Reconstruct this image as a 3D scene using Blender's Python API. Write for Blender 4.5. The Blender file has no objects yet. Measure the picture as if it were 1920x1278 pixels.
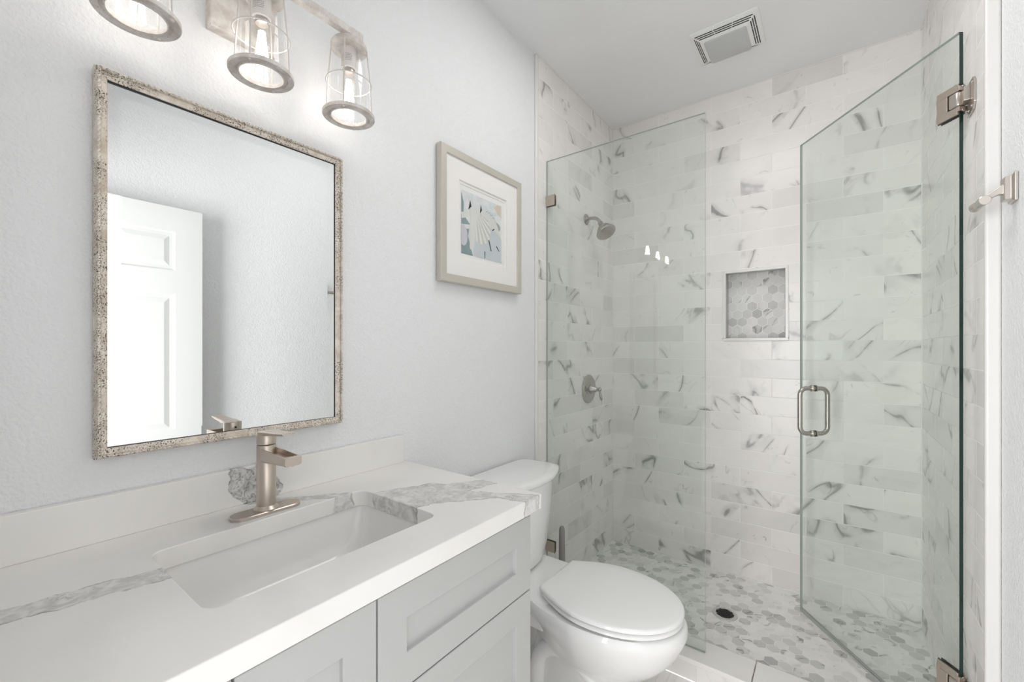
import bpy, bmesh, math, random
from mathutils import Vector, Matrix

random.seed(7)
S = bpy.context.scene
COL = S.collection

# ------------------------------------------------------------------ camera
cam_d = bpy.data.cameras.new('camera')
cam = bpy.data.objects.new('camera', cam_d)
COL.objects.link(cam)
cam.location = (1.1855, 0.0, 1.335)
cam.rotation_euler = (math.pi / 2, 0, math.atan(0.75))
cam_d.sensor_width = 36.0
cam_d.lens = 15.0
cam_d.shift_y = 14.0 / 1920.0
cam_d.clip_start = 0.01
S.camera = cam

# ------------------------------------------------------------------ world, lights, exposure
W = bpy.data.worlds.new('world')
S.world = W
W.use_nodes = True
W.node_tree.nodes['Background'].inputs[0].default_value = (0.97, 0.985, 1.0, 1)
W.node_tree.nodes['Background'].inputs[1].default_value = 1.0


def area_light(name, loc, target, sx, sy, power, color=(1, 1, 1)):
    d = bpy.data.lights.new(name, 'AREA')
    d.shape = 'RECTANGLE'
    d.size, d.size_y = sx, sy
    d.energy = power
    d.color = color
    o = bpy.data.objects.new(name, d)
    COL.objects.link(o)
    o.location = loc
    o.rotation_euler = (Vector(target) - Vector(loc)).to_track_quat('-Z', 'Y').to_euler()
    return o


area_light('added_hall_fill', (0.40, -1.1, 1.20), (0.95, 1.2, 1.35), 1.1, 2.0, 82, (1.0, 0.995, 0.985))  # unseen area light added behind the doorway to fill the room
area_light('added_ceiling_fill', (0.82, 1.45, 2.785), (0.82, 1.45, 0.0), 0.6, 0.5, 5.4, (1.0, 0.995, 0.985))  # unseen area light without a fixture, added for soft fill from above
S.view_settings.view_transform = 'Standard'
S.view_settings.look = 'None'
S.view_settings.gamma = 1.0
S.view_settings.use_curve_mapping = False
S.view_settings.exposure = 0.33
S.cycles.use_denoising = True
S.cycles.max_bounces = 14
S.cycles.diffuse_bounces = 8
S.cycles.glossy_bounces = 6
S.cycles.transmission_bounces = 8
S.cycles.transparent_max_bounces = 24
S.cycles.caustics_reflective = False
S.cycles.caustics_refractive = False
S.cycles.sample_clamp_indirect = 6.0

# ------------------------------------------------------------------ room numbers (metres)
ZS = 0.055            # shower floor
ZC = 2.798            # ceiling
XR = 1.544           # painted right wall
XT = 1.5155           # tiled right wall
XL = 0.010            # tiled left wall face
YB = 2.69             # back wall tile face
YTL = 1.785           # left tile edge
YTR = 1.69            # right tile edge
YF = 0.0             # front wall inner face
TH = 0.1016           # tile height
TL = 0.305            # tile length


# ------------------------------------------------------------------ node helpers
class NT:
    def __init__(self, name):
        self.m = bpy.data.materials.new(name)
        self.m.use_nodes = True
        self.t = self.m.node_tree
        self.t.nodes.clear()
        self.out = self.t.nodes.new('ShaderNodeOutputMaterial')

    def n(self, kind, ins=None, **props):
        nd = self.t.nodes.new('ShaderNode' + kind)
        for k, v in props.items():
            setattr(nd, k, v)
        if ins:
            for k, v in ins.items():
                self.set(nd.inputs[k], v)
        return nd

    def set(self, sock, v):
        if isinstance(v, bpy.types.NodeSocket):
            self.t.links.new(v, sock)
        elif isinstance(v, bpy.types.Node):
            self.t.links.new(v.outputs[0], sock)
        else:
            if sock.type == 'RGBA' and len(v) == 3:
                v = (*v, 1)
            sock.default_value = v

    def math(self, op, a, b=None, c=None, clamp=False):
        nd = self.n('Math', operation=op, use_clamp=clamp)
        self.set(nd.inputs[0], a)
        if b is not None:
            self.set(nd.inputs[1], b)
        if c is not None:
            self.set(nd.inputs[2], c)
        return nd.outputs[0]

    def vmath(self, op, a, b=None, c=None, out=0):
        nd = self.n('VectorMath', operation=op)
        self.set(nd.inputs[0], a)
        if b is not None:
            if op == 'SCALE':
                self.set(nd.inputs['Scale'], b)
            else:
                self.set(nd.inputs[1], b)
        if c is not None:
            self.set(nd.inputs[2], c)
        return nd.outputs[out]

    def comb(self, x, y, z):
        nd = self.n('CombineXYZ')
        for i, v in enumerate((x, y, z)):
            self.set(nd.inputs[i], v)
        return nd.outputs[0]

    def sep(self, v):
        nd = self.n('SeparateXYZ')
        self.set(nd.inputs[0], v)
        return nd.outputs

    def pos(self):
        return self.n('NewGeometry').outputs['Position']

    def noise(self, vec, scale, detail=3.0, rough=0.5, dist=0.0, out='Fac'):
        nd = self.n('TexNoise', {'Vector': vec, 'Scale': scale, 'Detail': detail, 'Roughness': rough, 'Distortion': dist})
        return nd.outputs[out]

    def smooth(self, v, a, b, lo=0.0, hi=1.0):
        nd = self.n('MapRange', interpolation_type='SMOOTHSTEP')
        self.set(nd.inputs[0], v)
        for i, q in enumerate((a, b, lo, hi)):
            self.set(nd.inputs[i + 1], q)
        return nd.outputs[0]

    def mix(self, f, a, b):
        nd = self.n('Mix', data_type='RGBA')
        self.set(nd.inputs[0], f)
        self.set(nd.inputs[6], a)
        self.set(nd.inputs[7], b)
        return nd.outputs[2]

    def bump(self, h, strength, distance):
        return self.n('Bump', {'Height': h, 'Strength': strength, 'Distance': distance}).outputs[0]

    def bsdf(self, color, rough=0.5, metal=0.0, spec=0.5, normal=None, **extra):
        p = self.n('BsdfPrincipled')
        self.set(p.inputs['Base Color'], color)
        self.set(p.inputs['Roughness'], rough)
        self.set(p.inputs['Metallic'], metal)
        self.set(p.inputs['Specular IOR Level'], spec)
        if normal is not None:
            self.set(p.inputs['Normal'], normal)
        for k, v in extra.items():
            self.set(p.inputs[k], v)
        self.set(self.out.inputs[0], p.outputs[0])
        return p


def plain(name, color, rough=0.5, metal=0.0, spec=0.5, bump=None, vary=0.0, **extra):
    """a surface with a little tone variation and grain"""
    k = NT(name)
    p = k.pos()
    col = color
    if vary:
        col = k.mix(k.noise(p, 9.0, 3), tuple(c * (1 - vary) for c in color), tuple(min(1, c * (1 + vary * .5)) for c in color))
    nrm = None
    if bump:
        nrm = k.bump(k.noise(p, bump[0], 2, 0.5), bump[1], bump[2])
    k.bsdf(col, rough, metal, spec, nrm, **extra)
    return k.m


# ------------------------------------------------------------------ materials
def paint(name, color, scale=150.0, st=0.5, dist=0.0020):
    k = NT(name)
    p = k.pos()
    h = k.math('ADD', k.noise(p, scale, 2, 0.5), k.math('MULTIPLY', k.noise(p, scale * 0.4, 2, 0.5), 0.6))
    k.bsdf(color, 0.55, 0, 0.3, k.bump(k.smooth(h, 0.55, 1.05), st, dist))
    return k.m


def marble_color(k, vec, r1, r2, base, dark, veincol, amount=1.0, sc=1.0):
    """soft clouded marble with thin broken diagonal veins; r1, r2 vary it per tile"""
    s = k.sep(vec)
    # rotate so that veins run diagonally
    ax = k.math('ADD', k.math('MULTIPLY', s[0], 0.80), k.math('MULTIPLY', s[1], -0.60))
    ay = k.math('ADD', k.math('MULTIPLY', s[0], 0.60), k.math('MULTIPLY', s[1], 0.80))
    v = k.comb(ax, k.math('MULTIPLY', ay, 0.45), s[2])
    n1 = k.noise(v, 4.0 * sc, 2.5, 0.45, 0.45)
    rid = k.math('ABSOLUTE', k.math('SUBTRACT', n1, 0.5))
    line = k.smooth(rid, 0.002, 0.015, 1.0, 0.0)
    halo = k.smooth(rid, 0.0, 0.055, 1.0, 0.0)
    wv = k.noise(vec, 5.5 * sc, 3, 0.6)
    msk = k.smooth(wv, 0.43, 0.56)
    thr = k.smooth(r1, 0.05, 0.75)
    vein = k.math('MULTIPLY', k.math('MULTIPLY', k.math('ADD', k.math('MULTIPLY', line, 0.50), k.math('MULTIPLY', halo, 0.27)), msk), thr)
    n3 = k.noise(v, 9.0 * sc, 2.5, 0.45, 0.4)
    fine = k.smooth(k.math('ABSOLUTE', k.math('SUBTRACT', n3, 0.5)), 0.0, 0.020, 0.30, 0.0)
    vein = k.math('ADD', vein, k.math('MULTIPLY', fine, k.math('MULTIPLY', k.smooth(wv, 0.54, 0.66), thr)))
    n2 = k.noise(vec, 30.0 * sc, 4, 0.6, 0.8)
    speck = k.math('MULTIPLY', k.smooth(n2, 0.64, 0.74), k.math('MULTIPLY', msk, 0.40))
    fac = k.math('MULTIPLY', k.math('ADD', vein, speck), amount, clamp=True)
    cloud = k.smooth(k.noise(v, 5.0 * sc, 4, 0.55, 0.4), 0.35, 0.75)
    tone = k.math('ADD', k.math('MULTIPLY', cloud, 0.30), k.math('MULTIPLY', k.smooth(r2, 0.60, 1.0), 0.62), clamp=True)
    c = k.mix(tone, base, dark)
    return k.mix(fac, c, veincol)


def tile_wall(name, uax, u_even, z0=ZS, u_odd=None, cut=TL, high=TH):
    """running-bond marble tiles: uax is the horizontal world axis, u_even a joint of the even rows"""
    k = NT(name)
    p = k.pos()
    s = k.sep(p)
    u = k.math('DIVIDE', k.math('SUBTRACT', s[uax], u_even), cut)
    v = k.math('DIVIDE', k.math('SUBTRACT', s[2], z0), high)
    row = k.math('FLOOR', v)
    par = k.math('MULTIPLY', k.math('FLOORED_MODULO', row, 2.0), 0.5)
    uu = k.math('ADD', u, par)
    colm = k.math('FLOOR', uu)
    fu = k.math('MULTIPLY', k.math('SUBTRACT', uu, colm), cut)
    fv = k.math('MULTIPLY', k.math('SUBTRACT', v, row), high)
    du = k.math('MINIMUM', fu, k.math('SUBTRACT', cut, fu))
    dv = k.math('MINIMUM', fv, k.math('SUBTRACT', high, fv))
    d = k.math('MINIMUM', du, dv)
    wn = k.n('TexWhiteNoise', {'Vector': k.comb(colm, row, 3.7 + uax * 11.3)}, noise_dimensions='3D')
    rnd = k.sep(wn.outputs['Color'])
    loc = k.comb(fu, k.math('MULTIPLY', fv, k.math('SUBTRACT', k.math('MULTIPLY', k.math('GREATER_THAN', rnd[2], 0.45), 2.0), 1.0)), 0.0)
    vec = k.vmath('ADD', loc, k.vmath('SCALE', wn.outputs['Color'], 41.0))
    c = marble_color(k, vec, rnd[0], rnd[1], (0.845, 0.82, 0.803), (0.70, 0.68, 0.667), (0.20, 0.195, 0.20))
    g = k.smooth(d, 0.0009, 0.0017)
    c = k.mix(g, (0.87, 0.86, 0.845), c)
    hgt = k.smooth(d, 0.0006, 0.0028)
    k.bsdf(c, k.math('ADD', k.math('MULTIPLY', g, -0.33), 0.6), 0, 0.45, k.bump(hgt, 0.35, 0.0012))
    return k.m


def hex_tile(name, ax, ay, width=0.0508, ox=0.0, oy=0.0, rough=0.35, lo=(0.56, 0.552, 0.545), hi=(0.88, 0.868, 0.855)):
    """hexagon mosaic, flat sides along ax"""
    k = NT(name)
    s = k.sep(k.pos())
    R3 = math.sqrt(3)
    px = k.math('DIVIDE', k.math('SUBTRACT', s[ax], ox), width)
    py = k.math('DIVIDE', k.math('SUBTRACT', s[ay], oy), width)
    ax_ = k.math('SUBTRACT', k.math('FLOORED_MODULO', px, 1.0), 0.5)
    ay_ = k.math('SUBTRACT', k.math('FLOORED_MODULO', py, R3), R3 / 2)
    bx_ = k.math('SUBTRACT', k.math('FLOORED_MODULO', k.math('SUBTRACT', px, 0.5), 1.0), 0.5)
    by_ = k.math('SUBTRACT', k.math('FLOORED_MODULO', k.math('SUBTRACT', py, R3 / 2), R3), R3 / 2)
    da = k.math('ADD', k.math('MULTIPLY', ax_, ax_), k.math('MULTIPLY', ay_, ay_))
    db = k.math('ADD', k.math('MULTIPLY', bx_, bx_), k.math('MULTIPLY', by_, by_))
    t = k.math('LESS_THAN', da, db)
    it = k.math('SUBTRACT', 1.0, t)
    gx = k.math('ADD', k.math('MULTIPLY', ax_, t), k.math('MULTIPLY', bx_, it))
    gy = k.math('ADD', k.math('MULTIPLY', ay_, t), k.math('MULTIPLY', by_, it))
    idx = k.math('ROUND', k.math('MULTIPLY', k.math('SUBTRACT', px, gx), 2.0))
    idy = k.math('ROUND', k.math('MULTIPLY', k.math('SUBTRACT', py, gy), 2.0 / R3))
    hx = k.math('ABSOLUTE', gx)
    hy = k.math('ABSOLUTE', gy)
    hd = k.math('MAXIMUM', hx, k.math('ADD', k.math('MULTIPLY', hx, 0.5), k.math('MULTIPLY', hy, R3 / 2)))
    d = k.math('MULTIPLY', k.math('SUBTRACT', 0.5, hd), width)
    wn = k.n('TexWhiteNoise', {'Vector': k.comb(idx, idy, 5.1 + ax)}, noise_dimensions='3D')
    rnd = k.sep(wn.outputs['Color'])
    vec = k.vmath('ADD', k.comb(k.math('MULTIPLY', gx, width), k.math('MULTIPLY', gy, width), 0.0), k.vmath('SCALE', wn.outputs['Color'], 37.0))
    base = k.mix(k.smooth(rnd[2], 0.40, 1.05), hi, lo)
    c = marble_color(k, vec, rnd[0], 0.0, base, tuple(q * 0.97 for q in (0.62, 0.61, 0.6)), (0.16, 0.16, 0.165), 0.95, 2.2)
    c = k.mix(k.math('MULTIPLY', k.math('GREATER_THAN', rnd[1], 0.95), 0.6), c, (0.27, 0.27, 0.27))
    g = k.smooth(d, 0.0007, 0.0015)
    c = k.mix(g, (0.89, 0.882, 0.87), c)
    k.bsdf(c, rough, 0, 0.45, k.bump(k.smooth(d, 0.0004, 0.002), 0.3, 0.001))
    return k.m


def quartz(name, ua, va, segs, fleck=0.0):
    """white quartz with wide grey veins along the given tapering segments (x0,y0,x1,y1,r0,r1)"""
    k = NT(name)
    p = k.pos()
    s = k.sep(p)
    wob = k.n('TexNoise', {'Vector': p, 'Scale': 22.0, 'Detail': 4.0, 'Roughness': 0.6}).outputs['Color']
    wob = k.vmath('SCALE', k.vmath('SUBTRACT', wob, (0.5, 0.5, 0.5)), 0.034)
    q = k.vmath('ADD', k.comb(s[ua], s[va], 0.0), wob)
    qs = k.sep(q)
    q = k.comb(qs[0], qs[1], 0.0)
    dmin = None
    for (x0, y0, x1, y1, r0, r1) in segs:
        b = Vector((x1 - x0, y1 - y0, 0))
        pa = k.vmath('SUBTRACT', q, (x0, y0, 0))
        h = k.math('DIVIDE', k.vmath('DOT_PRODUCT', pa, tuple(b), out='Value'), b.length_squared, clamp=True)
        away = k.vmath('SUBTRACT', pa, k.vmath('SCALE', tuple(b), h))
        dd = k.math('SUBTRACT', k.vmath('LENGTH', away, out='Value'), k.math('MULTIPLY_ADD', h, r1 - r0, r0))
        dmin = dd if dmin is None else k.math('MINIMUM', dmin, dd)
    inside = k.smooth(dmin, -0.0012, 0.0012, 1.0, 0.0)
    edge = k.smooth(k.math('ABSOLUTE', k.math('ADD', dmin, 0.002)), 0.0, 0.004, 1.0, 0.0)
    n1 = k.noise(p, 24.0, 6, 0.65, 2.0)
    streak = k.smooth(k.math('ABSOLUTE', k.math('SUBTRACT', n1, 0.5)), 0.0, 0.035, 1.0, 0.0)
    streak = k.math('MULTIPLY', streak, k.smooth(k.noise(p, 14.0, 3), 0.5, 0.62))
    body = k.mix(k.smooth(k.noise(p, 38.0, 5, 0.6, 1.0), 0.35, 0.65), (0.56, 0.55, 0.54), (0.76, 0.75, 0.735))
    body = k.mix(k.math('MULTIPLY', streak, 0.75), body, (0.25, 0.25, 0.245))
    body = k.mix(k.math('MULTIPLY', edge, k.math('MULTIPLY', k.smooth(k.noise(p, 30, 3), 0.4, 0.65), 0.7)), body, (0.22, 0.22, 0.215))
    if fleck:
        body = k.mix(k.math('MULTIPLY', k.smooth(k.noise(p, 75.0, 4, 0.65, 1.0), 0.50, 0.62), fleck), body, (0.20, 0.20, 0.195))
    white = k.mix(k.smooth(k.noise(p, 5.0, 4, 0.5, 0.5), 0.4, 0.8), (0.835, 0.82, 0.80), (0.79, 0.772, 0.75))
    k.bsdf(k.mix(inside, white, body), 0.22, 0, 0.4)
    return k.m


def thin_glass(name, tint, refl=1.0, rough=0.0):
    """clear sheet: straight-through tinted light plus a Fresnel mirror reflection on each face"""
    k = NT(name)
    lw = k.n('LayerWeight', {'Blend': 0.5})
    f = k.math('POWER', lw.outputs['Facing'], 5.0)
    f = k.math('MULTIPLY', k.math('MULTIPLY_ADD', f, 0.96, 0.042), refl, clamp=True)
    tr = k.n('BsdfTransparent', {'Color': tint})
    gl = k.n('BsdfGlossy', {'Color': (1, 1, 1), 'Roughness': rough})
    ms = k.n('MixShader', {0: f, 1: tr.outputs[0], 2: gl.outputs[0]})
    k.set(k.out.inputs[0], ms.outputs[0])
    return k.m


def brushed(name, color, rough=0.32, stretch=(1, 1, 40), grain=0.06):
    k = NT(name)
    p = k.pos()
    v = k.vmath('MULTIPLY', p, tuple(20.0 * q for q in stretch))
    n = k.noise(v, 6.0, 3)
    k.bsdf(k.mix(n, tuple(c * (1 - grain) for c in color), tuple(min(1, c * (1 + grain)) for c in color)),
           k.math('MULTIPLY_ADD', n, 0.05, rough - 0.025), 1.0)
    return k.m


def distressed(name, light, mid, dark, scale=60.0, dots=0.60, rough=0.45, metal=0.35):
    """antiqued leaf finish with dark flecks"""
    k = NT(name)
    p = k.pos()
    c = k.mix(k.smooth(k.noise(p, 34.0, 4, 0.6), 0.3, 0.7), light, mid)
    f = k.math('MULTIPLY', k.smooth(k.noise(p, scale * 5.0, 3, 0.7), dots, dots + 0.06), k.smooth(k.noise(p, 15.0, 3, 0.6), 0.36, 0.52))
    c = k.mix(f, c, dark)
    k.bsdf(c, rough, metal, 0.4, k.bump(k.noise(p, scale * 3, 4, 0.6), 0.25, 0.001))
    return k.m


def emit(name, color, strength):
    k = NT(name)
    e = k.n('Emission', {'Color': color, 'Strength': strength})
    k.set(k.out.inputs[0], e.outputs[0])
    return k.m


M = {}
M['wall'] = paint('wall_paint', (0.80, 0.805, 0.815))
M['ceil'] = paint('ceiling_paint', (0.80, 0.802, 0.802), 90.0, 0.12)
M['trim'] = plain('white_trim', (0.78, 0.77, 0.755), 0.25, vary=0.02)
M['tile_back'] = tile_wall('marble_tile_back', 0, 1.230)
M['tile_left'] = tile_wall('marble_tile_left', 1, 2.082)
M['tile_right'] = tile_wall('marble_tile_right', 1, 2.225)
M['trim_dimmed'] = plain('white_trim_dimmed', (0.64, 0.63, 0.618), 0.35, vary=0.02)  # same white trim, darkened in colour to offset strong light on it
M['curb_face'] = tile_wall('marble_tile_curb', 0, 0.757, 0.0, None, 0.305, 0.2)
M['curb_top'] = plain('white_marble_slab', (0.82, 0.80, 0.78), 0.22, vary=0.05)
M['floor_tile'] = tile_wall('marble_tile_floor', 0, 0.40, -0.1, None, 0.61, 0.4)
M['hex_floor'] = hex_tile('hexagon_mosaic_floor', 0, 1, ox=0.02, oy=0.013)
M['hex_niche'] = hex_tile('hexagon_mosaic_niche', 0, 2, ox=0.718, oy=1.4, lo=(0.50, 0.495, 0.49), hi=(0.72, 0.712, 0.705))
M['niche_side'] = plain('grey_marble_edge', (0.56, 0.55, 0.54), 0.3, vary=0.25)
M['glass'] = thin_glass('shower_glass', (0.950, 0.972, 0.958), 1.0)
M['glass_edge'] = plain('green_glass_edge', (0.006, 0.026, 0.020), 0.08, 0, 0.6)
M['glass_edge_light'] = plain('pale_green_glass_edge', (0.42, 0.47, 0.45), 0.12, 0, 0.6)
M['lamp_glass'] = thin_glass('lantern_glass', (0.985, 0.985, 0.985), 0.9)
M['bulb_glass'] = thin_glass('bulb_glass', (0.99, 0.985, 0.975), 0.8)
M['filament'] = emit('glowing_filament', (1.0, 0.95, 0.89), 23.0)
M['nickel'] = brushed('brushed_nickel', (0.60, 0.555, 0.515), 0.30)
M['nickel_warm'] = brushed('warm_brushed_nickel', (0.60, 0.525, 0.462), 0.34)
M['nickel_dark'] = brushed('satin_nickel', (0.46, 0.43, 0.40), 0.26)
M['steel'] = plain('steel_grate', (0.62, 0.61, 0.60), 0.35, 0.5)
M['black'] = plain('black_gap', (0.012, 0.012, 0.012), 0.6)
M['rubber'] = plain('black_gasket', (0.02, 0.02, 0.02), 0.5)
M['seal'] = plain('grey_vinyl_seal', (0.36, 0.37, 0.36), 0.35)
M['cabinet'] = plain('light_grey_cabinet_paint', (0.485, 0.488, 0.482), 0.38, 0, 0.4, bump=(40, 0.03, 0.001))
M['porcelain'] = plain('white_porcelain', (0.84, 0.84, 0.835), 0.06, 0, 0.55)
M['seat'] = plain('white_seat_plastic', (0.86, 0.86, 0.855), 0.10, 0, 0.5)
M['sink'] = plain('sink_porcelain', (0.81, 0.80, 0.785), 0.10, 0, 0.5)
M['mirror'] = plain('silvered_mirror', (0.86, 0.875, 0.875), 0.0, 1.0)
M['frame_silver'] = distressed('antique_silver_leaf', (0.82, 0.75, 0.67), (0.60, 0.52, 0.44), (0.03, 0.026, 0.022), 70.0, 0.535)
M['lamp_wood'] = distressed('whitewashed_grey_finish', (0.74, 0.71, 0.68), (0.56, 0.51, 0.47), (0.28, 0.23, 0.19), 40.0, 0.64, 0.6, 0.0)
M['wire'] = plain('pale_wire', (0.62, 0.59, 0.565), 0.5, vary=0.1)
M['pic_frame'] = plain('champagne_frame', (0.60, 0.565, 0.505), 0.42, 0.35, vary=0.03)
M['mat_board'] = plain('white_mat_board', (0.82, 0.80, 0.785), 0.8)
M['plastic'] = plain('white_vent_plastic', (0.80, 0.80, 0.79), 0.35)
M['lens'] = plain('frosted_vent_lens', (0.52, 0.525, 0.525), 0.35)
M['slot'] = plain('dark_vent_slot', (0.05, 0.05, 0.05), 0.7)
M['door'] = plain('white_door_paint', (0.68, 0.68, 0.675), 0.35)
M['rod'] = plain('grey_plastic', (0.27, 0.26, 0.25), 0.4)
M['socket'] = plain('white_socket', (0.72, 0.69, 0.66), 0.5)

TOPSEGS = [
    (0.19, -0.15, 0.272, 0.25, 0.024, 0.030),
    (0.285, 0.65, 0.325, 0.79, 0.088, 0.074),
    (0.325, 0.79, 0.400, 0.965, 0.060, 0.020),
    (0.360, 0.775, 0.480, 0.872, 0.056, 0.021),
    (0.480, 0.872, 0.580, 0.915, 0.021, 0.032),
    (0.010, 0.455, 0.170, 0.648, 0.014, 0.017),
]
M['quartz'] = quartz('white_quartz', 0, 1, TOPSEGS)
M['quartz_splash'] = quartz('white_quartz_splash', 1, 2, [(0.430, 1.034, 0.447, 1.000, 0.016, 0.028), (0.447, 1.000, 0.500, 0.950, 0.034, 0.034),
                                                          (0.480, 1.010, 0.520, 0.965, 0.030, 0.022)], 0.7)


# ------------------------------------------------------------------ mesh helpers
class MB:
    def __init__(self):
        self.bm = bmesh.new()
        self.mi = 0

    def _f(self, vs):
        try:
            f = self.bm.faces.new(vs)
            f.material_index = self.mi
            return f
        except ValueError:
            return None

    def box(self, x0, x1, y0, y1, z0, z1):
        v = [self.bm.verts.new(p) for p in ((x0, y0, z0), (x1, y0, z0), (x1, y1, z0), (x0, y1, z0),
                                            (x0, y0, z1), (x1, y0, z1), (x1, y1, z1), (x0, y1, z1))]
        for q in ((0, 3, 2, 1), (4, 5, 6, 7), (0, 1, 5, 4), (1, 2, 6, 5), (2, 3, 7, 6), (3, 0, 4, 7)):
            self._f([v[i] for i in q])
        return v

    def loft(self, rings, cap0=True, cap1=True, closed=True):
        rs = [[self.bm.verts.new(p) for p in r] for r in rings]
        n = len(rs[0])
        for a, b in zip(rs[:-1], rs[1:]):
            for i in range(n if closed else n - 1):
                j = (i + 1) % n
                self._f([a[i], a[j], b[j], b[i]])
        if cap0:
            self._f(list(reversed(rs[0])))
        if cap1:
            self._f(rs[-1])
        return rs

    def lathe(self, prof, center=(0, 0, 0), axis=(0, 0, 1), n=40, caps=True):
        """prof: list of (radius, height along axis)"""
        ax = Vector(axis).normalized()
        rot = Vector((0, 0, 1)).rotation_difference(ax).to_matrix()
        c = Vector(center)
        rings = []
        for r, h in prof:
            r = max(r, 1e-5)
            rings.append([c + rot @ Vector((r * math.cos(2 * math.pi * i / n), r * math.sin(2 * math.pi * i / n), h)) for i in range(n)])
        self.loft(rings, caps, caps)

    def ring_lathe(self, prof, center=(0, 0, 0), axis=(0, 0, 1), n=48):
        """closed profile -> torus-like solid"""
        self.lathe(list(prof) + [prof[0]], center, axis, n, caps=False)

    def tube(self, pts, r, n=14, closed=False, caps=True):
        pts = [Vector(p) for p in pts]
        rr = r if isinstance(r, (list, tuple)) else [r] * len(pts)
        m = len(pts)
        rings = []
        up = None
        for i, p in enumerate(pts):
            if closed:
                t = (pts[(i + 1) % m] - pts[i - 1]).normalized()
            else:
                t = (pts[min(i + 1, m - 1)] - pts[max(i - 1, 0)]).normalized()
            if up is None:
                up = Vector((0, 0, 1)) if abs(t.z) < 0.9 else Vector((1, 0, 0))
            a = t.cross(up).normalized()
            b = a.cross(t).normalized()
            up = b
            rings.append([p + (a * math.cos(2 * math.pi * k / n) + b * math.sin(2 * math.pi * k / n)) * rr[i] for k in range(n)])
        if closed:
            rings.append(rings[0])
            self.loft(rings, False, False)
        else:
            self.loft(rings, caps, caps)

    def prism(self, pts, vec):
        v = Vector(vec)
        self.loft([[Vector(p) for p in pts], [Vector(p) + v for p in pts]])

    def sweep_frame(self, prof, rect, last_mi=None):
        """picture-frame moulding on a wall x=const. prof: list of (inset from the outer edge, x).
        rect = (y0, y1, z0, z1) outer"""
        y0, y1, z0, z1 = rect
        rings = []
        for (sy, sz) in ((0, 0), (1, 0), (1, 1), (0, 1)):
            ring = []
            for ins, x in prof:
                y = (y0 + ins) if sy == 0 else (y1 - ins)
                z = (z0 + ins) if sz == 0 else (z1 - ins)
                ring.append(Vector((x, y, z)))
            rings.append(ring)
        rings.append(rings[0])
        if last_mi is None:
            self.loft(rings, False, False)
            return
        a, b = [q[:-1] for q in rings], [q[-2:] for q in rings]
        self.loft(a, False, False, closed=False)
        self.mi = last_mi
        self.loft(b, False, False, closed=False)
        self.mi = 0

    def build(self, name, mats, parent=None, smooth=None, bevel=None, subsurf=0, kind=None, label=None):
        bmesh.ops.remove_doubles(self.bm, verts=self.bm.verts, dist=1e-6)
        bmesh.ops.recalc_face_normals(self.bm, faces=self.bm.faces)
        root = parent
        off = Vector((0, 0, 0))
        while root is not None:
            off += root.location
            root = root.parent
        bmesh.ops.translate(self.bm, verts=self.bm.verts, vec=-off)
        me = bpy.data.meshes.new(name)
        self.bm.to_mesh(me)
        self.bm.free()
        for m in (mats if isinstance(mats, (list, tuple)) else [mats]):
            me.materials.append(m)
        o = bpy.data.objects.new(name, me)
        COL.objects.link(o)
        if parent is not None:
            o.parent = parent
        if bevel:
            b = o.modifiers.new('bevel', 'BEVEL')
            b.width = bevel
            b.segments = 3
            b.limit_method = 'ANGLE'
            b.angle_limit = math.radians(40)
            b.harden_normals = False
        if subsurf:
            s = o.modifiers.new('sub', 'SUBSURF')
            s.levels = s.render_levels = subsurf
        if smooth is not None:
            me.polygons.foreach_set('use_smooth', [True] * len(me.polygons))
            if smooth < 180:
                me.set_sharp_from_angle(angle=math.radians(smooth))
        if kind:
            o['kind'] = kind
        if label:
            o['label'] = label
        return o


def thing(name, loc, label, cat, group=None):
    o = bpy.data.objects.new(name, None)
    o.empty_display_size = 0.05
    COL.objects.link(o)
    o.location = loc
    o['label'] = label
    o['category'] = cat
    if group:
        o['group'] = group
    return o


def structure(name, mb, mats, **kw):
    return mb.build(name, mats, kind='structure', **kw)


def rrect(x0, x1, y0, y1, r, z, n=6):
    """rounded rectangle ring in the plane z"""
    out = []
    for cx, cy, a0 in ((x1 - r, y1 - r, 0), (x0 + r, y1 - r, 90), (x0 + r, y0 + r, 180), (x1 - r, y0 + r, 270)):
        for i in range(n + 1):
            a = math.radians(a0 + 90 * i / n)
            out.append(Vector((cx + r * math.cos(a), cy + r * math.sin(a), z)))
    return out


def arc_path(p0, corner, p1, r, n=8):
    """straight-arc-straight corner points"""
    p0, c, p1 = Vector(p0), Vector(corner), Vector(p1)
    a = (p0 - c).normalized()
    b = (p1 - c).normalized()
    ang = a.angle(b)
    t = r / math.tan(ang / 2)
    s, e = c + a * t, c + b * t
    cen = c + (a + b).normalized() * (r / math.sin(ang / 2))
    u = s - cen
    w = e - cen
    om = u.angle(w)
    return [cen + (u * math.sin((1 - i / n) * om) + w * math.sin(i / n * om)) / math.sin(om) for i in range(n + 1)]


# ------------------------------------------------------------------ the room
m = MB(); m.box(-0.12, 0.0, -0.2, 2.9, -0.05, 2.9); structure('wall_left', m, M['wall'])
m = MB(); m.box(0.0, XL, YTL, YB, 0.0, ZC); structure('wall_left_tile', m, M['tile_left'])
# painted right wall, set a little behind the tile face
yE = 1.675
m = MB(); m.box(XR, 1.66, -0.2, yE + 0.05, -0.05, 2.9)
structure('wall_right', m, M['wall'])
m = MB(); m.box(XT, 1.66, yE + 0.016, 2.9, -0.05, 2.9); structure('wall_right_tile', m, M['tile_right'])
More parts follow.
